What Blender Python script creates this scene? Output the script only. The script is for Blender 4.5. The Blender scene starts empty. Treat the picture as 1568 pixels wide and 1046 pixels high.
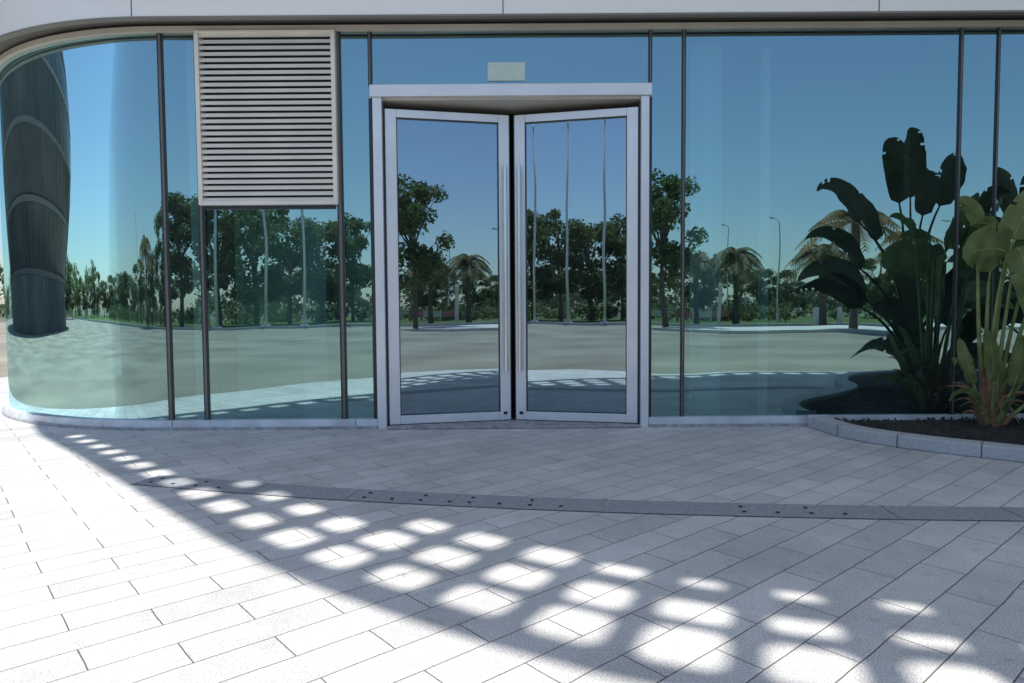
import bpy, math, random
import numpy as np
from mathutils import Vector, Matrix
random.seed(7); rng=np.random.default_rng(7)
sc=bpy.context.scene
COL=sc.collection

# ------------------------------------------------------------ materials
def newmat(name):
    m=bpy.data.materials.new(name); m.use_nodes=True
    nt=m.node_tree; b=nt.nodes["Principled BSDF"]
    return m,nt,b
def nd(nt,t,**kw):
    n=nt.nodes.new(t)
    for k,v in kw.items():
        if k in n.inputs: n.inputs[k].default_value=v
        else: setattr(n,k,v)
    return n
def simple(name,col,rough=.5,metal=0,var=.12,scale=6,bump=0):
    m,nt,b=newmat(name)
    tc=nd(nt,'ShaderNodeTexCoord')
    no=nd(nt,'ShaderNodeTexNoise',Scale=scale,Detail=6.0)
    nt.links.new(tc.outputs['Object'],no.inputs['Vector'])
    cr=nd(nt,'ShaderNodeValToRGB')
    cr.color_ramp.elements[0].position=.3; cr.color_ramp.elements[1].position=.7
    cr.color_ramp.elements[0].color=(*[c*(1-var) for c in col],1)
    cr.color_ramp.elements[1].color=(*[min(1,c*(1+var)) for c in col],1)
    nt.links.new(no.outputs['Fac'],cr.inputs['Fac'])
    nt.links.new(cr.outputs['Color'],b.inputs['Base Color'])
    b.inputs['Roughness'].default_value=rough; b.inputs['Metallic'].default_value=metal
    if bump:
        bp=nd(nt,'ShaderNodeBump',Strength=bump,Distance=.01)
        nt.links.new(no.outputs['Fac'],bp.inputs['Height']); nt.links.new(bp.outputs['Normal'],b.inputs['Normal'])
    return m
M={}
M['alu']=simple('silver_aluminium',(.80,.82,.86),.32,.3,.05,3)
M['sill']=simple('sill_aluminium',(.70,.74,.79),.45,.1,.18,5)
M['dark']=simple('dark_gasket',(.025,.035,.045),.35,0,.1)
M['cap']=simple('mullion_bronze',(.17,.155,.14),.4,.2,.1)
M['tan']=simple('bronze_trim',(.62,.58,.53),.45,.1,.08,2)
M['lip']=simple('bronze_lip',(.25,.22,.20),.45,.1,.08,2)
M['white']=simple('white_cladding',(.90,.90,.91),.4,0,.03,1.5)
M['fascia']=simple('fascia_white',(.94,.945,.95),.35,0,.015,.8)
M['louv']=simple('louver_paint',(.86,.82,.74),.45,.05,.06,3)
M['stone']=simple('stone_plinth',(.38,.39,.41),.85,0,.35,18,.5)
M['soffit']=simple('soffit_grey',(.16,.155,.15),.6,0,.05)
M['slab']=simple('slab_grey',(.17,.175,.18),.6,0,.1)
M['steel']=simple('brushed_steel',(.7,.71,.73),.25,.9,.05,20)
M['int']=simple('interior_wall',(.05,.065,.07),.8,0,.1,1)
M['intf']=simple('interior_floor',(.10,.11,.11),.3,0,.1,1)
M['wash']=simple('wash_panel',(.50,.60,.52),.8,0,.1,2)  # pale green for the added wash panel
M['curt']=simple('interior_white',(.85,.87,.84),.8,0,.05,2)
M['soil']=simple('dark_gravel',(.045,.043,.04),.95,0,.6,60,1.0)
M['kerb']=simple('granite_kerb',(.52,.54,.56),.85,0,.22,90,.3)
M['conc']=simple('white_concrete',(.72,.70,.66),.9,0,.08,.6)
M['road']=simple('road_concrete',(.31,.285,.235),.9,0,.3,.35)
M['grass']=simple('grass',(.09,.14,.035),.95,0,.4,1.5)
M['earth']=simple('earth',(.16,.16,.12),.95,0,.3,.1)
M['bark']=simple('bark',(.16,.13,.10),.9,0,.4,8,.5)
M['pole']=simple('pole_white',(.8,.81,.83),.3,.1,.03)
M['red']=simple('red_panel',(.6,.22,.2),.6,0,.1)
M['film']=simple('sticker_film',(.6,.73,.70),.5,0,.05)
M['hole']=simple('hole_dark',(.01,.01,.012),.9)
M['joint']=simple('joint_dark',(.14,.14,.15),.9)
M['bglass']=simple('tower_glass',(.085,.095,.105),.25,.3,.4,.15)

def glassmat(name,gl,tr,base,wob):
    m=bpy.data.materials.new(name); m.use_nodes=True; nt=m.node_tree
    nt.nodes.clear()
    out=nd(nt,'ShaderNodeOutputMaterial'); mix=nd(nt,'ShaderNodeMixShader')
    g=nd(nt,'ShaderNodeBsdfGlossy',Roughness=0.0); g.inputs['Color'].default_value=(*gl,1)
    t=nd(nt,'ShaderNodeBsdfTransparent'); t.inputs['Color'].default_value=(*tr,1)
    fr=nd(nt,'ShaderNodeFresnel',IOR=1.5)
    ma=nd(nt,'ShaderNodeMath',operation='MULTIPLY_ADD'); ma.inputs[1].default_value=.9; ma.inputs[2].default_value=base
    ma.use_clamp=True
    tc=nd(nt,'ShaderNodeTexCoord'); no=nd(nt,'ShaderNodeTexNoise',Scale=.9,Detail=1.0)
    bp=nd(nt,'ShaderNodeBump',Strength=1.0,Distance=wob)
    L=nt.links.new
    L(tc.outputs['Object'],no.inputs['Vector']); L(no.outputs['Fac'],bp.inputs['Height']); L(bp.outputs['Normal'],g.inputs['Normal'])
    L(fr.outputs[0],ma.inputs[0]); L(ma.outputs[0],mix.inputs[0]); L(t.outputs[0],mix.inputs[1]); L(g.outputs[0],mix.inputs[2])
    du=nd(nt,'ShaderNodeBsdfDiffuse'); du.inputs['Color'].default_value=(.5,.52,.5,1)
    no2=nd(nt,'ShaderNodeTexNoise',Scale=2.5,Detail=8.0,Roughness=.7); L(tc.outputs['Object'],no2.inputs['Vector'])
    mr=nd(nt,'ShaderNodeMapRange'); mr.inputs[1].default_value=.4; mr.inputs[2].default_value=.8; mr.inputs[3].default_value=.008; mr.inputs[4].default_value=.05
    L(no2.outputs['Fac'],mr.inputs[0]); mix2=nd(nt,'ShaderNodeMixShader'); L(mr.outputs[0],mix2.inputs[0]); L(mix.outputs[0],mix2.inputs[1]); L(du.outputs[0],mix2.inputs[2])
    L(mix2.outputs[0],out.inputs[0])
    return m
M['glass']=glassmat('coated_glass',(.53,.83,.87),(.48,.74,.77),.46,.0035)
M['dglass']=glassmat('door_glass',(.60,.82,.95),(.5,.6,.68),.44,.002)

def paving(name):
    m,nt,b=newmat(name); L=nt.links.new
    tc=nd(nt,'ShaderNodeTexCoord'); mp=nd(nt,'ShaderNodeMapping')
    mp.inputs['Rotation'].default_value=(0,0,math.radians(-41)); mp.inputs['Location'].default_value=(.13,.07,0)
    L(tc.outputs['Object'],mp.inputs['Vector'])
    no0=nd(nt,'ShaderNodeTexNoise',Scale=3.0,Detail=3.0); L(mp.outputs[0],no0.inputs['Vector'])
    vm=nd(nt,'ShaderNodeVectorMath',operation='MULTIPLY_ADD'); vm.inputs[1].default_value=(.014,.014,0)
    L(no0.outputs['Color'],vm.inputs[0]); L(mp.outputs[0],vm.inputs[2])
    br=nd(nt,'ShaderNodeTexBrick'); br.offset=.5
    for k,v in {'Scale':1.0,'Brick Width':.54,'Row Height':.18,'Mortar Size':.003,'Mortar Smooth':.4,'Bias':0.0}.items(): br.inputs[k].default_value=v
    br.inputs['Color1'].default_value=(.75,.745,.74,1); br.inputs['Color2'].default_value=(.63,.63,.63,1)
    br.inputs['Mortar'].default_value=(.17,.15,.13,1)
    L(vm.outputs[0],br.inputs['Vector'])
    g=nd(nt,'ShaderNodeTexNoise',Scale=150.0,Detail=2.0,Roughness=.7); L(tc.outputs['Object'],g.inputs['Vector'])
    gr=nd(nt,'ShaderNodeMapRange'); gr.inputs[1].default_value=.3; gr.inputs[2].default_value=.7; gr.inputs[3].default_value=.60; gr.inputs[4].default_value=1.34
    L(g.outputs['Fac'],gr.inputs[0])
    s=nd(nt,'ShaderNodeTexNoise',Scale=1.1,Detail=9.0,Roughness=.72); L(tc.outputs['Object'],s.inputs['Vector'])
    sr=nd(nt,'ShaderNodeMapRange'); sr.inputs[1].default_value=.35; sr.inputs[2].default_value=.65; sr.inputs[3].default_value=.80; sr.inputs[4].default_value=1.1
    L(s.outputs['Fac'],sr.inputs[0])
    mu=nd(nt,'ShaderNodeMath',operation='MULTIPLY'); L(gr.outputs[0],mu.inputs[0]); L(sr.outputs[0],mu.inputs[1])
    st=nd(nt,'ShaderNodeTexNoise',Scale=7.0,Detail=6.0,Roughness=.75); L(tc.outputs['Object'],st.inputs['Vector'])
    sm_=nd(nt,'ShaderNodeMapRange'); sm_.inputs[1].default_value=.58; sm_.inputs[2].default_value=.72; sm_.inputs[3].default_value=1.0; sm_.inputs[4].default_value=.68
    L(st.outputs['Fac'],sm_.inputs[0]); mu2=nd(nt,'ShaderNodeMath',operation='MULTIPLY'); L(mu.outputs[0],mu2.inputs[0]); L(sm_.outputs[0],mu2.inputs[1])
    vs=nd(nt,'ShaderNodeVectorMath',operation='SCALE'); L(br.outputs['Color'],vs.inputs[0]); L(mu2.outputs[0],vs.inputs['Scale'])
    L(vs.outputs[0],b.inputs['Base Color'])
    b.inputs['Roughness'].default_value=.8
    h=nd(nt,'ShaderNodeMath',operation='MULTIPLY_ADD'); h.inputs[1].default_value=-1.0
    L(br.outputs['Fac'],h.inputs[0]); 
    gm=nd(nt,'ShaderNodeMath',operation='MULTIPLY'); gm.inputs[1].default_value=.35; L(g.outputs['Fac'],gm.inputs[0]); L(gm.outputs[0],h.inputs[2])
    bp=nd(nt,'ShaderNodeBump',Strength=.6,Distance=.004); L(h.outputs[0],bp.inputs['Height']); L(bp.outputs['Normal'],b.inputs['Normal'])
    return m
M['pav']=paving('granite_paving')

def foliage(name,c1,c2,trans=.25,veins=False):
    m,nt,b=newmat(name); L=nt.links.new
    cr=nd(nt,'ShaderNodeValToRGB')
    cr.color_ramp.elements[0].color=(*c1,1); cr.color_ramp.elements[1].color=(*c2,1)
    if veins:
        uv=nd(nt,'ShaderNodeTexCoord'); w=nd(nt,'ShaderNodeTexWave',Scale=14.0,Distortion=.6); w.bands_direction='Y'
        L(uv.outputs['UV'],w.inputs['Vector'])
        no=nd(nt,'ShaderNodeTexNoise',Scale=5.0,Detail=4.0); L(uv.outputs['Object'],no.inputs['Vector'])
        mx=nd(nt,'ShaderNodeMath',operation='MULTIPLY_ADD'); mx.inputs[1].default_value=.18; L(w.outputs['Fac'],mx.inputs[0]); L(no.outputs['Fac'],mx.inputs[2])
        L(mx.outputs[0],cr.inputs['Fac'])
        bp=nd(nt,'ShaderNodeBump',Strength=.5,Distance=.006); L(w.outputs['Fac'],bp.inputs['Height']); L(bp.outputs['Normal'],b.inputs['Normal'])
        cr.color_ramp.elements[0].position=.35; cr.color_ramp.elements[1].position=.8
        b.inputs['Roughness'].default_value=.38
    else:
        ge=nd(nt,'ShaderNodeNewGeometry'); L(ge.outputs['Random Per Island'],cr.inputs['Fac'])
        b.inputs['Roughness'].default_value=.6
    L(cr.outputs['Color'],b.inputs['Base Color'])
    tr=nd(nt,'ShaderNodeBsdfTranslucent'); L(cr.outputs['Color'],tr.inputs['Color'])
    mix=nd(nt,'ShaderNodeMixShader',Fac=trans)
    out=[n for n in nt.nodes if n.type=='OUTPUT_MATERIAL'][0]
    L(b.outputs[0],mix.inputs[1]); L(tr.outputs[0],mix.inputs[2]); L(mix.outputs[0],out.inputs[0])
    return m
M['leaf']=foliage('tree_leaves',(.06,.10,.035),(.19,.25,.09),.5)
M['leafd']=foliage('distant_leaves',(.08,.12,.07),(.16,.21,.11),.45)
M['frond']=foliage('palm_fronds',(.08,.12,.04),(.26,.22,.09),.4)
M['frondo']=foliage('palm_fronds_dry',(.10,.12,.04),(.38,.22,.08),.4)
M['ban']=foliage('paddle_leaf',(.11,.17,.045),(.36,.43,.17),.35,True)
M['ban_shaded']=foliage('paddle_leaf_shaded',(.022,.05,.018),(.07,.11,.045),.15,True)  # same leaf darkened, silhouette shade of the mirrored plants put into the colour
M['stem']=simple('petiole',(.24,.31,.11),.5,0,.3,10)
M['sheath']=simple('brown_sheath',(.30,.17,.10),.8,0,.4,14,.5)

# ------------------------------------------------------------ helpers
def mesh(name,verts,faces,mat,parent=None,uvs=None,smooth=False):
    me=bpy.data.meshes.new(name); me.from_pydata([tuple(v) for v in verts],[],faces); 
    me.materials.append(M[mat])
    if uvs is not None:
        ul=me.uv_layers.new(name='UVMap')
        for p in me.polygons:
            for li in p.loop_indices: ul.data[li].uv=uvs[me.loops[li].vertex_index]
    if smooth: me.polygons.foreach_set('use_smooth',[True]*len(me.polygons))
    me.update()
    o=bpy.data.objects.new(name,me); COL.objects.link(o)
    if parent: o.parent=parent
    return o
def empty(name,loc=(0,0,0),parent=None):
    o=bpy.data.objects.new(name,None); o.location=loc; COL.objects.link(o)
    if parent: o.parent=parent
    return o
BF=[(0,3,2,1),(4,5,6,7),(0,1,5,4),(1,2,6,5),(2,3,7,6),(3,0,4,7)]
def box(name,x0,x1,y0,y1,z0,z1,mat,parent=None,bev=.004):
    v=[(x0,y0,z0),(x1,y0,z0),(x1,y1,z0),(x0,y1,z0),(x0,y0,z1),(x1,y0,z1),(x1,y1,z1),(x0,y1,z1)]
    o=mesh(name,v,BF,mat,parent)
    if bev:
        b=o.modifiers.new('b','BEVEL'); b.width=bev; b.segments=2
    return o
def tube(V,F,pts,rads,n=8):
    base=len(V); pts=[Vector(p) for p in pts]
    for i,p in enumerate(pts):
        t=(pts[min(i+1,len(pts)-1)]-pts[max(i-1,0)]).normalized()
        a=t.cross(Vector((0,0,1)));
        if a.length<.05: a=t.cross(Vector((1,0,0)))
        a.normalize(); b=t.cross(a)
        for k in range(n):
            an=2*math.pi*k/n; V.append(p+(a*math.cos(an)+b*math.sin(an))*rads[i])
    for i in range(len(pts)-1):
        for k in range(n):
            a0=base+i*n+k; a1=base+i*n+(k+1)%n
            F.append((a0,a1,a1+n,a0+n))
    F.append(tuple(base+k for k in range(n))[::-1]); e=base+(len(pts)-1)*n; F.append(tuple(e+k for k in range(n)))
def bez(a,c,b,n):
    a,c,b=Vector(a),Vector(c),Vector(b)
    return [a*(1-t)**2+c*2*t*(1-t)+b*t*t for t in [i/n for i in range(n+1)]]

# ------------------------------------------------------------ building
H=8.6
B=empty('glass_front_building')
X0,R=-3.28,3.1
def arc(off,a0=0,a1=90,n=40):
    out=[]
    for i in range(n+1):
        f=math.radians(a0+(a1-a0)*i/n); r=R+off
        out.append((X0-r*math.sin(f),R-r*math.cos(f)))
    return out
def pathpts(off,xr=13,back=14):
    return [(xr,-off)]+arc(off)+[(X0-R-off,back)]
def sweep(name,pa,pb,z0,z1,mat,parent=B,smooth=False):
    V=[];F=[];n=len(pa)
    for i in range(n):
        V+=[(*pa[i],z0),(*pb[i],z0),(*pb[i],z1),(*pa[i],z1)]
    for i in range(n-1):
        a=4*i;b=a+4
        for k in range(4):
            k2=(k+1)%4; F.append((a+k,a+k2,b+k2,b+k))
    F.append((0,1,2,3)); e=4*(n-1); F.append((e+3,e+2,e+1,e))
    return mesh(name,V,F,mat,parent)
DL,DR=-1.29,1.30
def lpart(off): return [(DL-.002,-off)]+arc(off)+[(X0-R-off,14)]
def rpart(off): return [(13,-off),(DR+.002,-off)]
for nm,fn in (('left',lpart),('right',rpart)):
    sweep('plinth_'+nm,fn(-.12),fn(.075),0,.028,'stone')
    sweep('sill_'+nm,fn(-.06),fn(.055),.028,.092,'sill')
for x in (-3.25,-1.5,2.9,4.3,5.9):
    box('sill_joint',x-.003,x+.003,-.0565,-.05,.03,.091,'dark',B,0)
sweep('head_trim',pathpts(-.05),pathpts(.045),3.735,3.785,'tan')
sweep('soffit',pathpts(-.1),pathpts(.20),3.82,3.85,'soffit')
sweep('fascia_band',pathpts(.205),pathpts(.25),3.79,4.55,'fascia')
sweep('fascia_lip',pathpts(.195),pathpts(.256),3.770,3.787,'lip')
sweep('upper_wall',pathpts(.05),pathpts(.17),4.56,H-.08,'white')
for z in (5.2,5.9,6.6,7.3,8.0): sweep('upper_joint',pathpts(.15),pathpts(.174),z,z+.02,'dark')
for x in (-.06,3.32,6.7,10.1):
    box('fascia_joint',x-.004,x+.004,-.253,-.24,3.791,4.55,'dark',B,0)
for i in (0,1,2):
    q=arc(.2515,2+i*38,2.15+i*38,1)
    mesh('fascia_joint',[(*q[0],3.791),(*q[1],3.791),(*q[1],4.55),(*q[0],4.55)],[(0,1,2,3)],'dark',B)
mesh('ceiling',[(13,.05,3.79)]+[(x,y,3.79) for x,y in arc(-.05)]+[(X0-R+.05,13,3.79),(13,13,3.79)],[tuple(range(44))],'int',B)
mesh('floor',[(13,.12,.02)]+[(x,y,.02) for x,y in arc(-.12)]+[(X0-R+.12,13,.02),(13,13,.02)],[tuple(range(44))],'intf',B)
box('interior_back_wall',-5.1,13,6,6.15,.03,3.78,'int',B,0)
sweep('sky_block_wall',[(-2.95,1.25)]+arc(-1.25)+[(X0-R+1.25,13)],[(-2.95,1.15)]+arc(-1.15)+[(X0-R+1.15,13)],.021,3.785,'int')  # dark wall added inside to block sky light coming through the curved glass
box('wash_panel',-2.88,-1.45,.62,.66,.021,3.7,'wash',B,0)  # panel added behind the glass to lighten it with a greenish wash
box('interior_column',-2.10,-1.85,.30,.55,.021,3.78,'curt',B)
box('interior_column',-3.18,-3.02,.3,.45,.021,3.78,'curt',B)
box('rear_wall',-6.3,13,14.0,14.2,0,7.4,'white',B,0)
box('right_wall',13,13.2,.3,14.2,0,7.4,'white',B,0)
def curtain(x0,x1,y,name):
    V=[];F=[];n=int((x1-x0)/.02)
    for i in range(n+1):
        x=x0+(x1-x0)*i/n; yy=y+.035*math.sin(x*42)+.012*math.sin(x*97)
        V+=[(x,yy,.05),(x,yy,3.75)]
    for i in range(n): F.append((2*i,2*i+2,2*i+3,2*i+1))
    mesh(name,V,F,'curt',B,smooth=True)
curtain(1.80,2.12,.40,'curtain'); curtain(2.5,2.62,.45,'curtain'); curtain(6.0,9.0,.6,'curtain')
def pane(x0,x1,z0,z1,name='glass_pane',mat='glass'):
    return mesh(name,[(x0,0,z0),(x1,0,z0),(x1,0,z1),(x0,0,z1)],[(0,1,2,3)],mat,B)
for a in [(-3.262,-2.955,.09,3.73),(-2.915,-1.64,.09,2.13),(-1.59,-1.29,.09,3.73),(-1.30,1.30,3.23,3.73),(1.305,1.615,.09,3.73),
          (1.645,4.218,.09,3.73),(4.242,4.57,.09,3.73),(4.59,7.51,.09,3.73),(7.53,12.96,.09,3.73)]: pane(*a)
def curvedglass(pts,name):
    V=[];F=[]
    for p in pts: V+=[(*p,.09),(*p,3.73)]
    for i in range(len(pts)-1): F.append((2*i,2*i+2,2*i+3,2*i+1))
    mesh(name,V,F,'glass',B,smooth=True)
curvedglass(arc(0,.35,78,160),'curved_glass'); curvedglass([(X0-R,3.2),(X0-R,14)],'side_glass')
for c,w,z0 in [(-3.28,.027,.093),(-2.935,.027,.093),(-1.615,.030,.093),(1.63,.019,.093),(4.23,.018,.093),(4.58,.016,.093),(7.52,.015,.093),(-1.315,.018,3.232),(1.315,.018,3.232)]:
    box('mullion',c-w,c+w,-.012,.06,z0,3.733,'dark',B,.002)
    box('mullion_cap',c-w*.4,c+w*.4,-.017,-.0125,z0,3.733,'cap',B,0)
p=arc(0,80,84,1)
for q in p: box('mullion',q[0]-.03,q[0]+.03,q[1]-.03,q[1]+.03,.09,3.73,'dark',B)
# louver
LX0,LX1,LZ0,LZ1=-2.93,-1.625,2.13,3.733
for a in [(LX0,LX0+.04,LZ0,LZ1),(LX1-.04,LX1,LZ0,LZ1),(LX0+.0405,LX1-.0405,LZ0,LZ0+.035),(LX0+.0405,LX1-.0405,LZ1-.025,LZ1)]:
    box('louver_frame',a[0],a[1],-.075,.05,a[2],a[3],'louv',B)
box('louver_underbar',LX0+.035,LX1-.035,-.020,.05,LZ0-.035,LZ0-.002,'dark',B)
mesh('louver_backing',[(LX0,.055,LZ0),(LX1,.055,LZ0),(LX1,.055,LZ1),(LX0,.055,LZ1)],[(0,1,2,3)],'dark',B)
V=[];F=[];nb=28
for i in range(nb):
    z=LZ0+.05+(LZ1-LZ0-.09)*i/(nb-1)
    pr=[(-.066,z-.019),(-.048,z+.018),(.01,z+.032),(.01,z+.028),(-.044,z+.011),(-.058,z-.019)]
    b0=len(V)
    for x in (LX0+.041,LX1-.041): V+=[(x,y,zz) for y,zz in pr]
    for k in range(6): k2=(k+1)%6; F.append((b0+k,b0+k2,b0+6+k2,b0+6+k))
mesh('louver_blades',V,F,'louv',B)
# door surround
box('jamb',DL,-1.205,-.05,.10,0.0,3.118,'alu',B); box('jamb',1.225,DR,-.05,.10,0,3.118,'alu',B)
box('jamb_gasket',-1.332,DL-.001,-.02,.05,.0,3.119,'dark',B); box('jamb_gasket',DR+.001,1.332,-.02,.05,.093,3.119,'dark',B)
box('jamb_inner',-1.204,-1.188,.0,.05,0,3.09,'dark',B); box('jamb_inner',1.208,1.224,.0,.05,0,3.09,'dark',B)
box('door_header',DL-.02,DR+.02,-.075,.0,3.12,3.23,'alu',B,.006)
box('door_header_soffit',DL+.05,DR-.05,.001,.5,3.105,3.225,'tan',B)
box('threshold',-1.2,1.22,-.10,.45,.004,.022,'stone',B,.006)
box('exit_sticker',-.21,.14,-.012,-.004,3.275,3.445,'film',B,0)
def door(name,hx,side,ang):
    D=empty(name,(hx,.02,0),B)
    W=1.195; s=side
    def bx(n,a,b,y0,y1,z0,z1,m,bev=.005):
        a,b=(a*s,b*s) if s>0 else (b*s,a*s)
        return box(n,a,b,y0,y1,z0,z1,m,D,bev)
    bx('stile_hinge',0,.105,-.025,.025,.03,3.03,'alu'); bx('stile_lock',W-.105,W,-.025,.025,.03,3.03,'alu')
    bx('rail_top',.1055,W-.1055,-.024,.024,2.955,3.03,'alu'); bx('rail_bottom',.1055,W-.1055,-.024,.024,.03,.115,'alu')
    bx('edge_seal',W+.0005,W+.010,-.02,.02,.03,3.03,'dark',0)
    for g in [(.105,.113,.115,2.955),(W-.113,W-.105,.115,2.955)]: bx('gasket',g[0]+.0003,g[1]-.0003,-.0235,.02,g[2],g[3],'dark',0)
    bx('gasket',.114,W-.114,-.0225,.02,2.946,2.9545,'dark',0); bx('gasket',.114,W-.114,-.0225,.02,.1155,.123,'dark',0)
    xs=sorted((.105*s,(W-.105)*s))
    mesh('glass',[(xs[0],0,.115),(xs[1],0,.115),(xs[1],0,2.955),(xs[0],0,2.955)],[(0,1,2,3)],'dglass',D)
    V=[];F=[]; hx2=(W-.055)*s
    tube(V,F,[(hx2,-.085,.52),(hx2,-.085,2.53)],[.019,.019],14)
    for z in (.62,1.5,2.43): tube(V,F,[(hx2,-.085,z),(hx2,-.024,z)],[.013,.013],10)
    mesh('pull_handle',V,F,'steel',D,smooth=False)
    bx('lock_cylinder',W-.075,W-.035,-.031,-.0255,.085,.115,'dark',.002)
    D.rotation_euler=(0,0,math.radians(ang))
    return D
door('door_leaf',-1.188,1,12.5); door('door_leaf',1.208,-1,-12.5)

# canopy with perforated edge --------------------------------------------------
el=math.radians(68); dv=Vector((.3,.954)).normalized(); off=dv*(H/math.tan(el))
ctrl=[(-9,9),(-7.2,4.6),(-5.8,1.8),(-4.65,.06),(-3.5,-1.12),(-2.46,-2.18),(-1.48,-3.18),(-.92,-3.68),(-.3,-4.12),(.3,-4.46),(1.2,-4.78),(2.5,-5.02),(5,-5.2),(9,-5.3),(14,-5.3),(20,-5.3)]
ctrl=[Vector(c)-off for c in ctrl]
def catmull(P,n=24):
    out=[]
    for i in range(1,len(P)-2):
        p0,p1,p2,p3=P[i-1],P[i],P[i+1],P[i+2]
        for k in range(n):
            t=k/n
            out.append(.5*((2*p1)+(-p0+p2)*t+(2*p0-5*p1+4*p2-p3)*t*t+(-p0+3*p1-3*p2+p3)*t**3))
    out.append(P[-2]); return out
E=catmull(ctrl); S=[0]
for i in range(1,len(E)): S.append(S[-1]+(E[i]-E[i-1]).length)
def at(s,o):
    s=max(0,min(S[-1]-1e-4,s)); i=int(np.searchsorted(S,s,side='right'))-1
    t=(s-S[i])/(S[i+1]-S[i]); p=E[i].lerp(E[i+1],t)
    j=max(0,i-10);k=min(len(E)-1,i+11); d=(E[k]-E[j]).normalized()
    n=Vector((-d.y,d.x))
    q=p+n*o; return (q.x,q.y,H)
V=[];F=[]
def quad(pts):
    b=len(V); V.extend(pts); F.append(tuple(range(b,b+len(pts))))
rows=[(0,.10),(.10,.43),(.43,.70),(.70,.99),(.99,1.1)]
def lerp(a,b,t): return a+(b-a)*max(0,min(1,t))
s0=0; cols=[]
while s0<S[-1]-.5:
    gx=at(s0,0)[0]+off.x
    pt=lerp(.34,.43,(gx+3.5)/2.3); cols.append((s0,s0+pt)); s0+=pt
cr_=random.Random(3)
for (s0,s1) in cols:
    sm=(s0+s1)/2
    gx=at(sm,0)[0]+off.x
    for j,(o0,o1) in enumerate(rows):
        hole=None
        if j==1 and -4.3<gx<9:
            w=lerp(.14,.29,(gx+4.2)/3.0); h=lerp(.115,.20,(gx+4.2)/3.0)+lerp(0,.055,(gx+.3)/.7); c=lerp(.22,.285,(gx+4)/2.5); hole=(w,h,c)
        if j==2 and -2.4<gx<2.6:
            w=lerp(.155,.28,(gx+2.3)/1.3); h=lerp(.12,.195,(gx+2.2)/1.2) if gx<.3 else lerp(.17,.08,(gx-.4)/.9); w=w if gx<.7 else lerp(.275,.19,(gx-.7)); hole=(w,h,.570)
        if j==3 and -1.3<gx<1.6:
            w=.26 if gx<.4 else .18; h=.17 if -1<gx<0 else .11; h=h if gx<.4 else .07; hole=(w,h,.845)
        if hole:
            w,h,c=hole; w*=cr_.uniform(.93,1.04); h*=cr_.uniform(.93,1.04)
            a0,a1,b0,b1=sm-w/2,sm+w/2,c-h/2,c+h/2; ch=min(w,h)*.18
            I=[(a0+ch,b0),(a1-ch,b0),(a1,b0+ch),(a1,b1-ch),(a1-ch,b1),(a0+ch,b1),(a0,b1-ch),(a0,b0+ch)]
            O=[(a0+ch,o0),(a1-ch,o0),(s1,b0+ch),(s1,b1-ch),(a1-ch,o1),(a0+ch,o1),(s0,b1-ch),(s0,b0+ch)]
            I=[at(*q) for q in I]; O=[at(*q) for q in O]; cn4=[at(s1,o0),at(s1,o1),at(s0,o1),at(s0,o0)]
            for k in (0,2,4,6): quad([O[k],O[k+1],I[k+1],I[k]])
            for q,k in enumerate((1,3,5,7)): quad([O[k],cn4[q],O[(k+1)%8],I[(k+1)%8],I[k]])
        else: quad([at(s0,o0),at(s1,o0),at(s1,o1),at(s0,o1)])
    a=at(s0,1.1);b=at(s1,1.1)
    def back(p): return (max(p[0],-6.0), max(p[1]+.01,.8 if p[0]>-3.3 else 3.5),H)
    quad([a,b,back(b),back(a)])
quad([(-6.0,.8,H+.02),(13,.8,H+.02),(13,14,H+.02),(-6.0,14,H+.02)])
cn=mesh('canopy_screen',V,F,'white',B)
smd=cn.modifiers.new('s','SOLIDIFY'); smd.thickness=.012; smd.offset=1
# ------------------------------------------------------------ ground
def poly(name,pts,z,mat): return mesh(name,[(x,y,z) for x,y in pts],[tuple(range(len(pts)))],mat)
def plane(name,x0,x1,y0,y1,z,mat): return poly(name,[(x0,y0),(x1,y0),(x1,y1),(x0,y1)],z,mat)
plane('ground',-1500,1500,-1500,1500,-.02,'earth')
plane('road',-200,200,-34,60,-.010,'road')
poly('pavement',[(45,-5.3),(45,30),(-9,30),(-8.8,5),(-6.9,1.6),(-5.3,-.9),(-4.2,-2.5),(-3.2,-3.9),(-2.3,-4.9),(-1.4,-5.3)],0,'pav')
plane('grass',-200,200,-75,-34.3,-.012,'grass')
box('kerb',-200,200,-34.3,-34.05,-.02,.13,'kerb')
pts=[(7,-25.5),(8,-24.2),(11,-23.4),(60,-22),(60,-30),(11,-29),(8,-27.6)]
mesh('concrete_island',[(x,y,-.01) for x,y in pts]+[(x,y,.13) for x,y in pts],[tuple(range(7,14))]+[(i,(i+1)%7,(i+1)%7+7,i+7) for i in range(7)],'conc')
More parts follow.
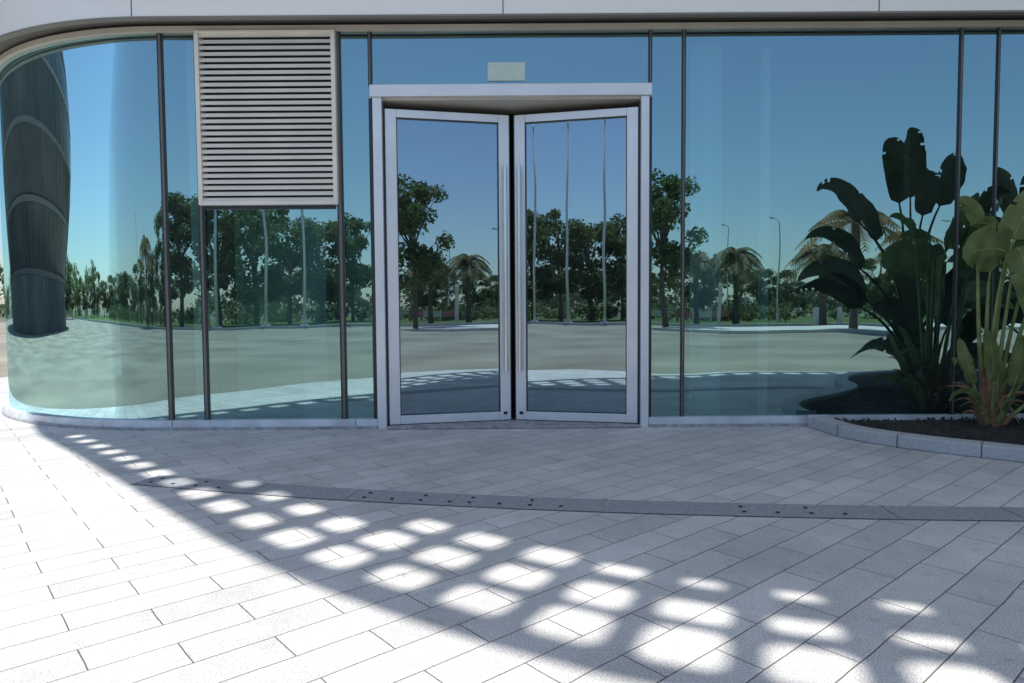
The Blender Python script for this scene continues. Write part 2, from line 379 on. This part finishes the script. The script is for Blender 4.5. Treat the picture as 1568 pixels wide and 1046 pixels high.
# drain channel
dpts=catmull([Vector(p) for p in [(-3.3,-1.7),(-2.5,-1.95),(-1.55,-2.22),(-.9,-2.38),(.44,-2.62),(1.87,-2.78),(3.2,-2.86),(5,-2.9),(7,-2.9)]],12)
Sd=[0]
for i in range(1,len(dpts)): Sd.append(Sd[-1]+(dpts[i]-dpts[i-1]).length)
def dat(s,o):
    s=max(0,min(Sd[-1]-1e-4,s)); i=int(np.searchsorted(Sd,s,side='right'))-1
    t=(s-Sd[i])/(Sd[i+1]-Sd[i]); p=dpts[i].lerp(dpts[i+1],t); d=(dpts[min(i+2,len(dpts)-1)]-dpts[max(0,i-2)]).normalized(); n=Vector((-d.y,d.x)); q=p+n*o
    return (q.x,q.y)
D=empty('drain_channel')
V=[];F=[];HV=[];HF=[];s=0;k=0
while s<Sd[-1]-.9:
    L_=(.9,.66,.66,.9,.66)[k%5]; e=s+L_
    for a in range(4):
        sa=s+.004+(e-s-.008)*a/4; sb=s+.004+(e-s-.008)*(a+1)/4
        b=len(V); V+=[(*dat(sa,-.12),.004),(*dat(sb,-.12),.004),(*dat(sb,.12),.004),(*dat(sa,.12),.004)]; F.append((b,b+1,b+2,b+3))
    if k%5 in (0,2,3):
        for hx in range(4):
            for ho in (-.05,.05):
                if hx%2 and ho>0: continue
                c=dat(s+.1+hx*.18,ho); b=len(HV)
                HV+=[(c[0]+.013*math.cos(2*math.pi*q/10),c[1]+.013*math.sin(2*math.pi*q/10),.008) for q in range(10)]; HF.append(tuple(range(b,b+10)))
    s=e;k+=1
M['drain']=simple('drain_cover',(.36,.38,.41),.8,0,.25,70,.3)
mesh('drain_covers',V,F,'drain',D); mesh('drain_holes',HV,HF,'hole',D)
V=[];F=[]
for o in (-.123,.123):
    for i in range(60):
        sa=Sd[-1]*i/60; sb=Sd[-1]*(i+1)/60; b=len(V)
        V+=[(*dat(sa,o-.004),.003),(*dat(sb,o-.004),.003),(*dat(sb,o+.004),.003),(*dat(sa,o+.004),.003)]; F.append((b,b+1,b+2,b+3))
mesh('drain_joints',V,F,'joint',D)
# planter
kp=catmull([Vector(p) for p in [(2.8,.5),(2.80,-.08),(2.88,-.72),(3.22,-1.22),(3.72,-1.66),(4.3,-2.3),(4.6,-3.2),(5.2,-4.0),(6.5,-4.4),(9,-4.5),(12,-4.5)]],10)
kp=[p for p in kp if p.y<-.085]
def offp(P,o):
    out=[]
    for i in range(len(P)):
        d=(P[min(i+1,len(P)-1)]-P[max(i-1,0)]).normalized(); n=Vector((-d.y,d.x)); out.append(tuple(P[i]+n*o))
    return out
PK=empty('planter')
o=sweep('kerb_stones',offp(kp,0),offp(kp,.17),0,.105,'kerb',PK); bb=o.modifiers.new('b','BEVEL'); bb.width=.015; bb.segments=2; bb.angle_limit=.9
k0=offp(kp,-.003);k1=offp(kp,.175)
V=[];F=[]
for i in range(7,len(kp)-2,9):
    a=Vector(k0[i]);b_=Vector(k1[i]);d=(kp[i+1]-kp[i]).normalized()*.004; c=len(V)
    V+=[(*(a-d),0),(*(a+d),0),(*(a+d),.107),(*(a-d),.107),(*(b_+d),.107),(*(b_-d),.107)]; F+=[(c,c+1,c+2,c+3),(c+3,c+2,c+4,c+5)]
mesh('kerb_joints',V,F,'joint',PK)
inner=offp(kp,.165)
V=[];F=[]
for i,(x,y) in enumerate(inner):
    for t in range(9):
        yy=y+(-.08-y)*t/8 if x<12 else y
        V.append((x,yy,.055+.03*random.random()*(0<t<8)))
for i in range(len(inner)-1):
    for t in range(8): a=i*9+t; F.append((a,a+9,a+10,a+1))
mesh('soil',V,F,'soil',PK)
V=[];F=[]
for i in range(2600):
    x=random.uniform(2.95,6); y=random.uniform(-2.4,-.1)
    if y< -(.45+(x-2.95)*1.15): continue
    r=random.uniform(.008,.02); b=len(V)
    V+=[(x-r,y,.07),(x,y-r,.07),(x+r,y,.07),(x,y+r,.07),(x+random.uniform(-.4,.4)*r,y,.075+r)]
    F+=[(b,b+1,b+4),(b+1,b+2,b+4),(b+2,b+3,b+4),(b+3,b,b+4)]
mesh('gravel',V,F,'soil',PK)

# ------------------------------------------------------------ paddle-leaf plants
def blade(V,F,U,P,C,T,w,side,fold=.35,n=26,tears=3,seed=0):
    r=random.Random(seed); C2=bez(P,C,T,n); side=Vector(side).normalized(); base=len(V); m=3
    tset=set(r.sample(range(6,n-3),tears))
    for i,p in enumerate(C2):
        t=i/n; tan=(C2[min(i+1,n)]-C2[max(i-1,0)]).normalized()
        s=(side-tan*side.dot(tan)).normalized(); up=tan.cross(s)
        ww=w*.5*(math.sin(math.pi*min(1,.04+t*.96)**.75)**.5 if 0<t<1 else .04)
        for k in range(-m,m+1):
            f=k/m; 
            V.append(p+s*(ww*f*math.cos(fold*abs(f)))+up*(abs(f)**1.3*ww*math.sin(fold)+ (r.uniform(-1,1)*.008+.01*math.sin(t*14+k))*abs(f)))
            U.append((f*.5+.5,t))
    c=2*m+1
    for i in range(n):
        for k in range(c-1):
            if i in tset and (k==0 and i%2==0 or k==c-2 and i%2==1): continue
            a=base+i*c+k; F.append((a,a+1,a+c+1,a+c))
def plant(name,base,leaves,seed=1,mat='ban',rs=1):
    E0=empty(name,base); r=random.Random(seed)
    V=[];F=[];U=[];SV=[];SF=[];BV=[];BFc=[]
    for q,l in enumerate(leaves):
        b0,pc,P,C,T,w,side,fold=l
        b0,pc,P,C,T=[Vector(a) for a in (b0,pc,P,C,T)]
        pts=bez(b0,pc,P,12)
        tube(SV,SF,pts,[(.024-.015*i/12)*rs for i in range(13)],8)
        mid=bez(P,C,T,12); tube(SV,SF,[m_-Vector((0,0,.002)) for m_ in mid],[.010-.0085*i/12 for i in range(13)],6)
        blade(V,F,U,P,C,T,w,side,fold,seed=seed*50+q)
        tube(BV,BFc,[b0+Vector((r.uniform(-.03,.03),r.uniform(-.03,.03),-.03)),pts[1],pts[3]],[.045,.036,.02],8)
    mesh('leaf_blades',V,F,mat,E0,U,True); mesh('petioles',SV,SF,'stem' if mat=='ban' else mat,E0,smooth=True); 
    for i in range(16):
        a=r.uniform(0,6.28); L=r.uniform(.2,.55); d=Vector((math.cos(a),math.sin(a),0))
        tube(BV,BFc,bez(d*.04,d*.1+Vector((0,0,L*.8)),d*(.1+L*.45)+Vector((0,0,L*.6*r.uniform(.2,1.2))),5),[.03,.028,.022,.016,.01,.003],5)
    mesh('dead_sheaths',BV,BFc,'sheath',E0)
    return E0
Lv=[
 ((0,0,0),(-.06,-.05,.9),(.04,-.12,1.54),(-.16,-.2,1.62),(-.42,-.22,1.50),.44,(.12,-.25,1),.15),
 ((.02,-.02,0),(.02,-.1,.8),(.10,-.15,1.58),(.15,-.24,1.45),(.17,-.25,.93),.32,(1,-.2,.1),.25),
 ((-.02,0,0),(-.16,0,1.1),(-.16,-.05,1.76),(-.26,-.1,1.98),(-.40,-.12,2.0),.16,(.2,-.6,.8),.55),
 ((-.01,0,0),(-.08,0,1.1),(-.02,-.05,1.74),(-.12,-.1,1.84),(-.30,-.12,1.78),.14,(.2,-.6,.8),.4),
 ((.04,.02,0),(.02,.02,1.1),(.14,-.05,1.66),(.20,-.08,1.94),(.50,-.1,2.22),.31,(.8,-.5,-.5),.3),
 ((.06,0,0),(.15,0,.9),(.28,-.05,1.35),(.34,-.1,1.7),(.44,-.1,1.98),.34,(.9,-.4,-.2),.35),
 ((.06,.02,0),(.25,0,.9),(.42,-.1,1.5),(.55,-.15,1.9),(.8,-.2,2.2),.36,(.6,-.8,0),.35),
 ((.08,0,0),(.3,-.1,.7),(.45,-.2,1.1),(.65,-.3,1.4),(.9,-.4,1.3),.34,(.3,-.8,.4),.35),
 ((-.03,-.02,0),(-.12,-.05,.25),(-.2,-.08,.38),(-.32,-.12,.62),(-.38,-.15,.80),.11,(.7,-.6,.4),.4),
 ((-.03,-.04,0),(-.1,-.1,.15),(-.16,-.12,.2),(-.34,-.2,.42),(-.50,-.22,.26),.10,(0,-.8,.5),.5),
 ((0,-.05,0),(-.05,-.12,.3),(-.07,-.15,.42),(-.12,-.22,.7),(-.22,-.25,.88),.13,(.9,-.4,.2),.4),
 ((.03,-.05,0),(.06,-.15,.25),(.08,-.18,.36),(.12,-.25,.62),(.05,-.3,.83),.14,(.9,-.4,.2),.4),
 ((.05,-.03,0),(.14,-.12,.3),(.18,-.15,.4),(.28,-.2,.6),(.42,-.25,.45),.15,(.4,-.8,.4),.4),
 ((.02,-.06,0),(.02,-.18,.12),(.0,-.22,.15),(-.06,-.36,.36),(-.2,-.42,.2),.10,(.6,-.3,.6),.5),
 ((-.02,.03,0),(-.1,.05,.35),(-.15,.05,.5),(-.24,.02,.7),(-.32,0,.55),.13,(.5,-.7,.5),.4),
 ((.04,.0,0),(.1,.0,.35),(.16,-.05,.5),(.3,-.1,.75),(.35,-.12,.95),.15,(.8,-.5,0),.4),
 ((.06,-.05,0),(.2,-.15,.2),(.3,-.2,.3),(.4,-.25,.55),(.6,-.3,.4),.16,(.3,-.8,.5),.4),
]
plant('bird_of_paradise_plant',(4.29,-.42,.06),Lv,3)
def fan(nl,hgt,seed,spread=1.0):
    r=random.Random(seed); out=[]
    for i in range(nl):
        a=-1.3+2.6*i/(nl-1)+r.uniform(-.1,.1); ux,uz=math.sin(a)*.55*spread,math.cos(a*.62)
        Lt=hgt*(.62+.38*math.cos(a))*r.uniform(.85,1.0); dy=r.uniform(-.35,.35)
        bl=r.uniform(.75,1.0)
        top=Vector((ux*Lt,dy,uz*Lt*.98)); P=Vector((ux*(Lt-bl)*.85,dy*.5,uz*(Lt-bl)))
        T=top+Vector((math.copysign(.25,a)*abs(a),0,-.35*abs(a))); C=top*.55+P*.45+Vector((0,0,.22))
        out.append(((ux*.05,dy*.1,0),(ux*.1,dy*.1,P.z*.7),P,C,T,r.uniform(.30,.40),(uz,r.uniform(-.6,.6),-ux),.3))
    return out
plant('bird_of_paradise_plant',(5.42,-2.75,.06),fan(13,3.55,5,1.08),5,'ban_shaded',1.3)
plant('bird_of_paradise_plant',(5.15,-1.75,.06),fan(7,1.9,8,.9),8,'ban_shaded').rotation_euler=(0,0,.6)
plant('bird_of_paradise_plant',(7.1,-2.6,.06),fan(9,3.3,9,1.0),9,'ban_shaded',1.3).rotation_euler=(0,0,1.1)
plant('bird_of_paradise_plant',(6.3,-1.0,.06),fan(9,2.6,12,.8),12,'ban_shaded')

# ------------------------------------------------------------ trees
def leafcloud(C,Rr,n,size):
    k=len(C); N=k*n
    c=np.repeat(np.array(C),n,0); r=np.repeat(np.array(Rr),n)[:,None]
    d=rng.normal(size=(N,3)); d/=np.linalg.norm(d,axis=1)[:,None]
    p=c+d*r*(rng.random((N,1))**.45)*np.array([1,1,.75])
    a=rng.normal(size=(N,3)); a/=np.linalg.norm(a,axis=1)[:,None]
    b=np.cross(a,rng.normal(size=(N,3))); b/=np.linalg.norm(b,axis=1)[:,None]
    s=size*rng.uniform(.6,1.3,(N,1))
    V=np.stack([p-a*s*.5,p+b*s*.28,p+a*s*.5,p-b*s*.28],1).reshape(-1,3)
    F=np.arange(N*4).reshape(-1,4)
    return V,F
def addmesh(name,parts):
    me=bpy.data.meshes.new(name); V=[];F=[];mi=[];b=0
    for i,(v,f,mk) in enumerate(parts):
        V+=[tuple(x) for x in v]; F+=[tuple(int(q)+b for q in ff) for ff in f]; mi+=[i]*len(f); b+=len(v)
        me.materials.append(M[mk])
    me.from_pydata(V,[],F); me.polygons.foreach_set('material_index',mi); me.update(); return me
def treemesh(seed,h=8,cr=2.6,cb=.3):
    r=random.Random(seed); V=[];F=[]
    top=Vector((r.uniform(-.3,.3),r.uniform(-.3,.3),h*.75))
    tube(V,F,bez((0,0,-.1),(r.uniform(-.3,.3),0,h*.3),top,6),[.17,.15,.13,.11,.09,.06,.03],7)
    C=[];Rr=[]
    for i in range(44):
        a=r.uniform(0,6.28); zz=r.random(); z=h*(cb+(1-cb-.06)*zz); rad=cr*math.sin(math.pi*min(1,.12+zz*.8))**.7*r.uniform(.3,1.0)
        c=Vector((math.cos(a)*rad,math.sin(a)*rad,z)); C.append(tuple(c)); Rr.append(r.uniform(.5,1.0)*cr*.33)
        if i%3==0:
            s=Vector((0,0,h*.25+z*.3)); tube(V,F,bez(s,(c*.5+s*.5)+Vector((0,0,.3)),c,4),[.06,.05,.035,.02,.01],5)
    lv,lf=leafcloud(C,Rr,130,.27)
    return addmesh('tree',[(V,F,'bark'),(lv,lf,'leaf')])
TM=[treemesh(1,8.2,2.9),treemesh(2,7.2,2.8,.22),treemesh(3,9,2.5,.28),treemesh(4,6.2,2.6,.25)]
def inst(name,me,x,y,s=1,rz=None,z=0,wide=1):
    o=bpy.data.objects.new(name,me); o.location=(x,y,z); o.scale=(s*wide,s*wide,s*random.uniform(.95,1.05)); o.rotation_euler=(0,0,random.uniform(0,6.28) if rz is None else rz); COL.objects.link(o); return o
def polar(angdeg,d):
    a=math.radians(angdeg); return d*math.sin(a),6.53-d*math.cos(a)
for a,d,k,s in [(-26,54,2,1.05),(-23,53,2,1.05),(-20.5,56,1,1.25),(-18,54,0,1.1),(-15.5,55,3,1.3),(-28.5,58,1,1.2),(-33,66,3,1.0),(-13,58,2,1),
                (12.6,37,2,.95),(15.5,60,3,.85),(-9,60,1,.9),(-5,62,0,.8),(0,60,3,1),(4,62,1,.9),(8.5,58,0,.85),
                (20,80,3,.9),(22,84,1,.75),(28,76,0,.75),(31,72,2,.7),(36,70,1,.9)]:
    x,y=polar(a,d); inst('tree',TM[k],x,y,s)
for i in range(22):
    a=-38-i*3.1; x,y=polar(a,random.uniform(98,116)); inst('tree',TM[(0,1,3)[i%3]],x,y,random.uniform(.75,1.05),wide=2.0)
def palmmesh(seed,h,fl=2.3,nf=26,fm='frond'):
    r=random.Random(seed); V=[];F=[];LV=[];LF=[]
    tube(V,F,bez((0,0,-.1),(.1,0,h*.5),(0,0,h),8),[.24,.2,.18,.17,.17,.17,.18,.2,.16],9)
    for i in range(nf):
        a=i*2.4+r.uniform(-.2,.2); e=r.uniform(-.35,1.25); L=fl*r.uniform(.8,1.1)
        d=Vector((math.cos(a),math.sin(a),0)); P=Vector((0,0,h)); Cc=P+d*L*.5*math.cos(e)+Vector((0,0,L*.55*math.sin(e)+.2)); T=P+d*L*(.55+.4*math.cos(e))+Vector((0,0,L*(.55*math.sin(e)-.45)))
        pts=bez(P,Cc,T,16); tube(V,F,pts,[.03-.0016*q for q in range(17)],4)
        for q in range(2,17):
            p=pts[q]; tan=(pts[q]-pts[q-1]).normalized(); s=tan.cross(Vector((0,0,1))).normalized()
            ll=.55*math.sin(math.pi*(q+1)/18.5)+.08
            for sg in (-1,1):
                tip=p+s*sg*ll*.8+tan*ll*.55+Vector((0,0,-ll*r.uniform(.25,.6))); b=len(LV)
                LV+=[p-tan*.07,p+tan*.09,tip]; LF.append((b,b+1,b+2))
    return addmesh('palm_tree',[(V,F,'bark'),(LV,LF,fm)])
PM=[palmmesh(1,4.3,2.2,30),palmmesh(2,5.2,2.6,34,'frondo')]
for a,d,k,s in [(18.2,48,0,1),(24.4,44,0,.95),(26.5,34,1,.95),(30,55,1,1),(-34.5,50,1,1)]:
    x,y=polar(a,d); inst('palm_tree',PM[k],x,y,s)
inst('palm_tree',PM[0],12.6,-40.5,.98)
C=[];Rr=[]
for i in range(1000):
    a=random.uniform(0,2*math.pi); d=random.uniform(120,150); h=6.5+2.2*math.sin(a*9)+1.5*math.sin(a*23+1)
    C.append((d*math.sin(a),-d*math.cos(a),random.uniform(.5,max(2,h)))); Rr.append(random.uniform(2,3.4))
v,f_=leafcloud(C,Rr,70,1.2)
o=bpy.data.objects.new('distant_tree_belt',addmesh('belt',[(v,f_,'leafd')])); COL.objects.link(o)
C=[];Rr=[]
for i in range(420):
    x=random.uniform(-70,70); C.append((x,-random.uniform(46,60),random.uniform(.2,.7+.5*math.sin(x*.3)**2))); Rr.append(random.uniform(.5,1.1))
v,f_=leafcloud(C,Rr,70,.35)
o=bpy.data.objects.new('shrub_bed',addmesh('shrubs',[(v,f_,'leaf')])); COL.objects.link(o)

def flagpole(x,y):
    V=[];F=[]; tube(V,F,[(0,0,0),(0,0,.12)],[.3,.28],16); tube(V,F,[(0,0,.12),(0,0,6),(0,0,13.4)],[.095,.085,.055],12)
    tube(V,F,[(0,0,13.4),(0,0,13.46),(0,0,13.54),(0,0,13.6)],[.02,.09,.09,.02],10); tube(V,F,[(.1,0,1.2),(.07,0,13.3)],[.006,.006],4)
    o=mesh('flagpole',V,F,'pole',None,smooth=True); o.location=(x,y,0)
for x in (-18.8,-15.8,-13.3,-10.7): flagpole(x,-37.3)
def lamp(x,y,h,rz):
    V=[];F=[]; tube(V,F,[(0,0,0),(0,0,.5),(0,0,.52),(0,0,h)],[.12,.12,.07,.045],10)
    tube(V,F,bez((0,0,h-.05),(0,0,h+.25),(.7,0,h+.28),6),[.04,.035,.035,.03,.03,.03,.03],8)
    b=len(V); V+=[(.6,-.14,h+.24),(1.2,-.1,h+.3),(1.2,.1,h+.3),(.6,.14,h+.24),(.6,-.1,h+.32),(1.15,-.07,h+.36),(1.15,.07,h+.36),(.6,.1,h+.32)]
    F+=[tuple(b+q for q in ff) for ff in BF]
    o=mesh('street_lamp',V,F,'pole'); o.location=(x,y,0); o.rotation_euler=(0,0,rz)
for a,d,h,rz in [(21.3,54,7.0,2.6),(-23.8,58,9.2,.3),(9,70,8,0),(33,60,7,3),(-38,60,8,1),(17.5,70,8.5,2.6)]:
    x,y=polar(a,d); lamp(x,y,h,rz)
for a,d,h in [(16.9,44,2.6),(18.9,60,2.0),(24,42,1.1),(25.5,42,1.1)]:
    x,y=polar(a,d); V=[];F=[]; tube(V,F,[(0,0,0),(0,0,h*.97),(0,0,h)],[.13,.13,.06],12); o=mesh('marker_post',V,F,'conc'); o.location=(x,y,0)
FE=empty('site_fence')
for i in range(4):
    x=12.3+i*1.5-1.5; y=-46
    box('panel',x,x+1.42,y,y+.05,.35,.85,'red' if i%2==1 else 'conc',FE,0); box('post',x-.05,x-.01,y-.02,y+.06,0,1.0,'pole',FE,0)
# neighbouring curved tower (to the left of the plaza)
T=empty('office_tower',(-52,7,0))
def ring(name,r0,r1,z0,z1,mat):
    V=[];F=[];n=64
    for i in range(n):
        a=2*math.pi*i/n; V+=[(r0*math.cos(a),r0*1.2*math.sin(a),z0),(r1*math.cos(a),r1*1.2*math.sin(a),z1)]
    for i in range(n): j=(i+1)%n; F.append((2*i,2*j,2*j+1,2*i+1))
    F.append(tuple(2*i+1 for i in range(n))); F.append(tuple(2*i for i in range(n))[::-1]); mesh(name,V,F,mat,T)
def prof(z): return 15.5+4.2*math.sin(max(0,z-3)*.17) if z<22 else 15.5+4.2*math.sin(19*.17)-(z-22)*.5
for k in range(9):
    z=k*3.2; ring('glazing',prof(z),prof(z+2.9),z,z+2.9,'bglass'); ring('slab_edge',prof(z+2.9)+.18,prof(z+3.2)+.18,z+2.91,z+3.19,'slab')
V=[];F=[]
for i in range(64):
    a=2*math.pi*i/64
    pts_=[(prof(z)*1.008*math.cos(a+z*.012),prof(z)*1.2*1.008*math.sin(a+z*.012),z) for z in range(0,29,2)]
    tube(V,F,pts_,[.07]*len(pts_),4)
mesh('facade_fins',V,F,'slab',T)

# ------------------------------------------------------------ light
W=bpy.data.worlds.new('World'); sc.world=W; W.use_nodes=True; nt=W.node_tree
bg=nt.nodes['Background']; sk=nt.nodes.new('ShaderNodeTexSky'); sk.sky_type='NISHITA'; sk.sun_disc=False
sk.sun_elevation=el; sk.sun_rotation=math.radians(197.5); sk.air_density=1.0; sk.dust_density=.6; sk.ozone_density=3.0
nt.links.new(sk.outputs[0],bg.inputs[0]); bg.inputs[1].default_value=.14
ld=bpy.data.lights.new('sun','SUN'); ld.energy=5.0; ld.angle=math.radians(.53); ld.color=(1,.955,.88)
lo=bpy.data.objects.new('sun',ld); COL.objects.link(lo); lo.location=(-10,-30,60)
tv=Vector((dv.x*math.cos(el),dv.y*math.cos(el),-math.sin(el))); lo.rotation_euler=tv.to_track_quat('-Z','Y').to_euler()
cd=bpy.data.cameras.new('camera'); cd.lens=24; cd.sensor_width=36; cd.clip_end=4000; cd.clip_start=.05
co=bpy.data.objects.new('camera',cd); COL.objects.link(co)
co.matrix_world=Matrix.Translation((0,-6.53,1.156))@Matrix.Rotation(math.radians(87.1),4,'X')@Matrix.Rotation(math.radians(-.4),4,'Z')
sc.camera=co
sc.view_settings.view_transform='Standard'; sc.view_settings.look='None'; sc.view_settings.exposure=0
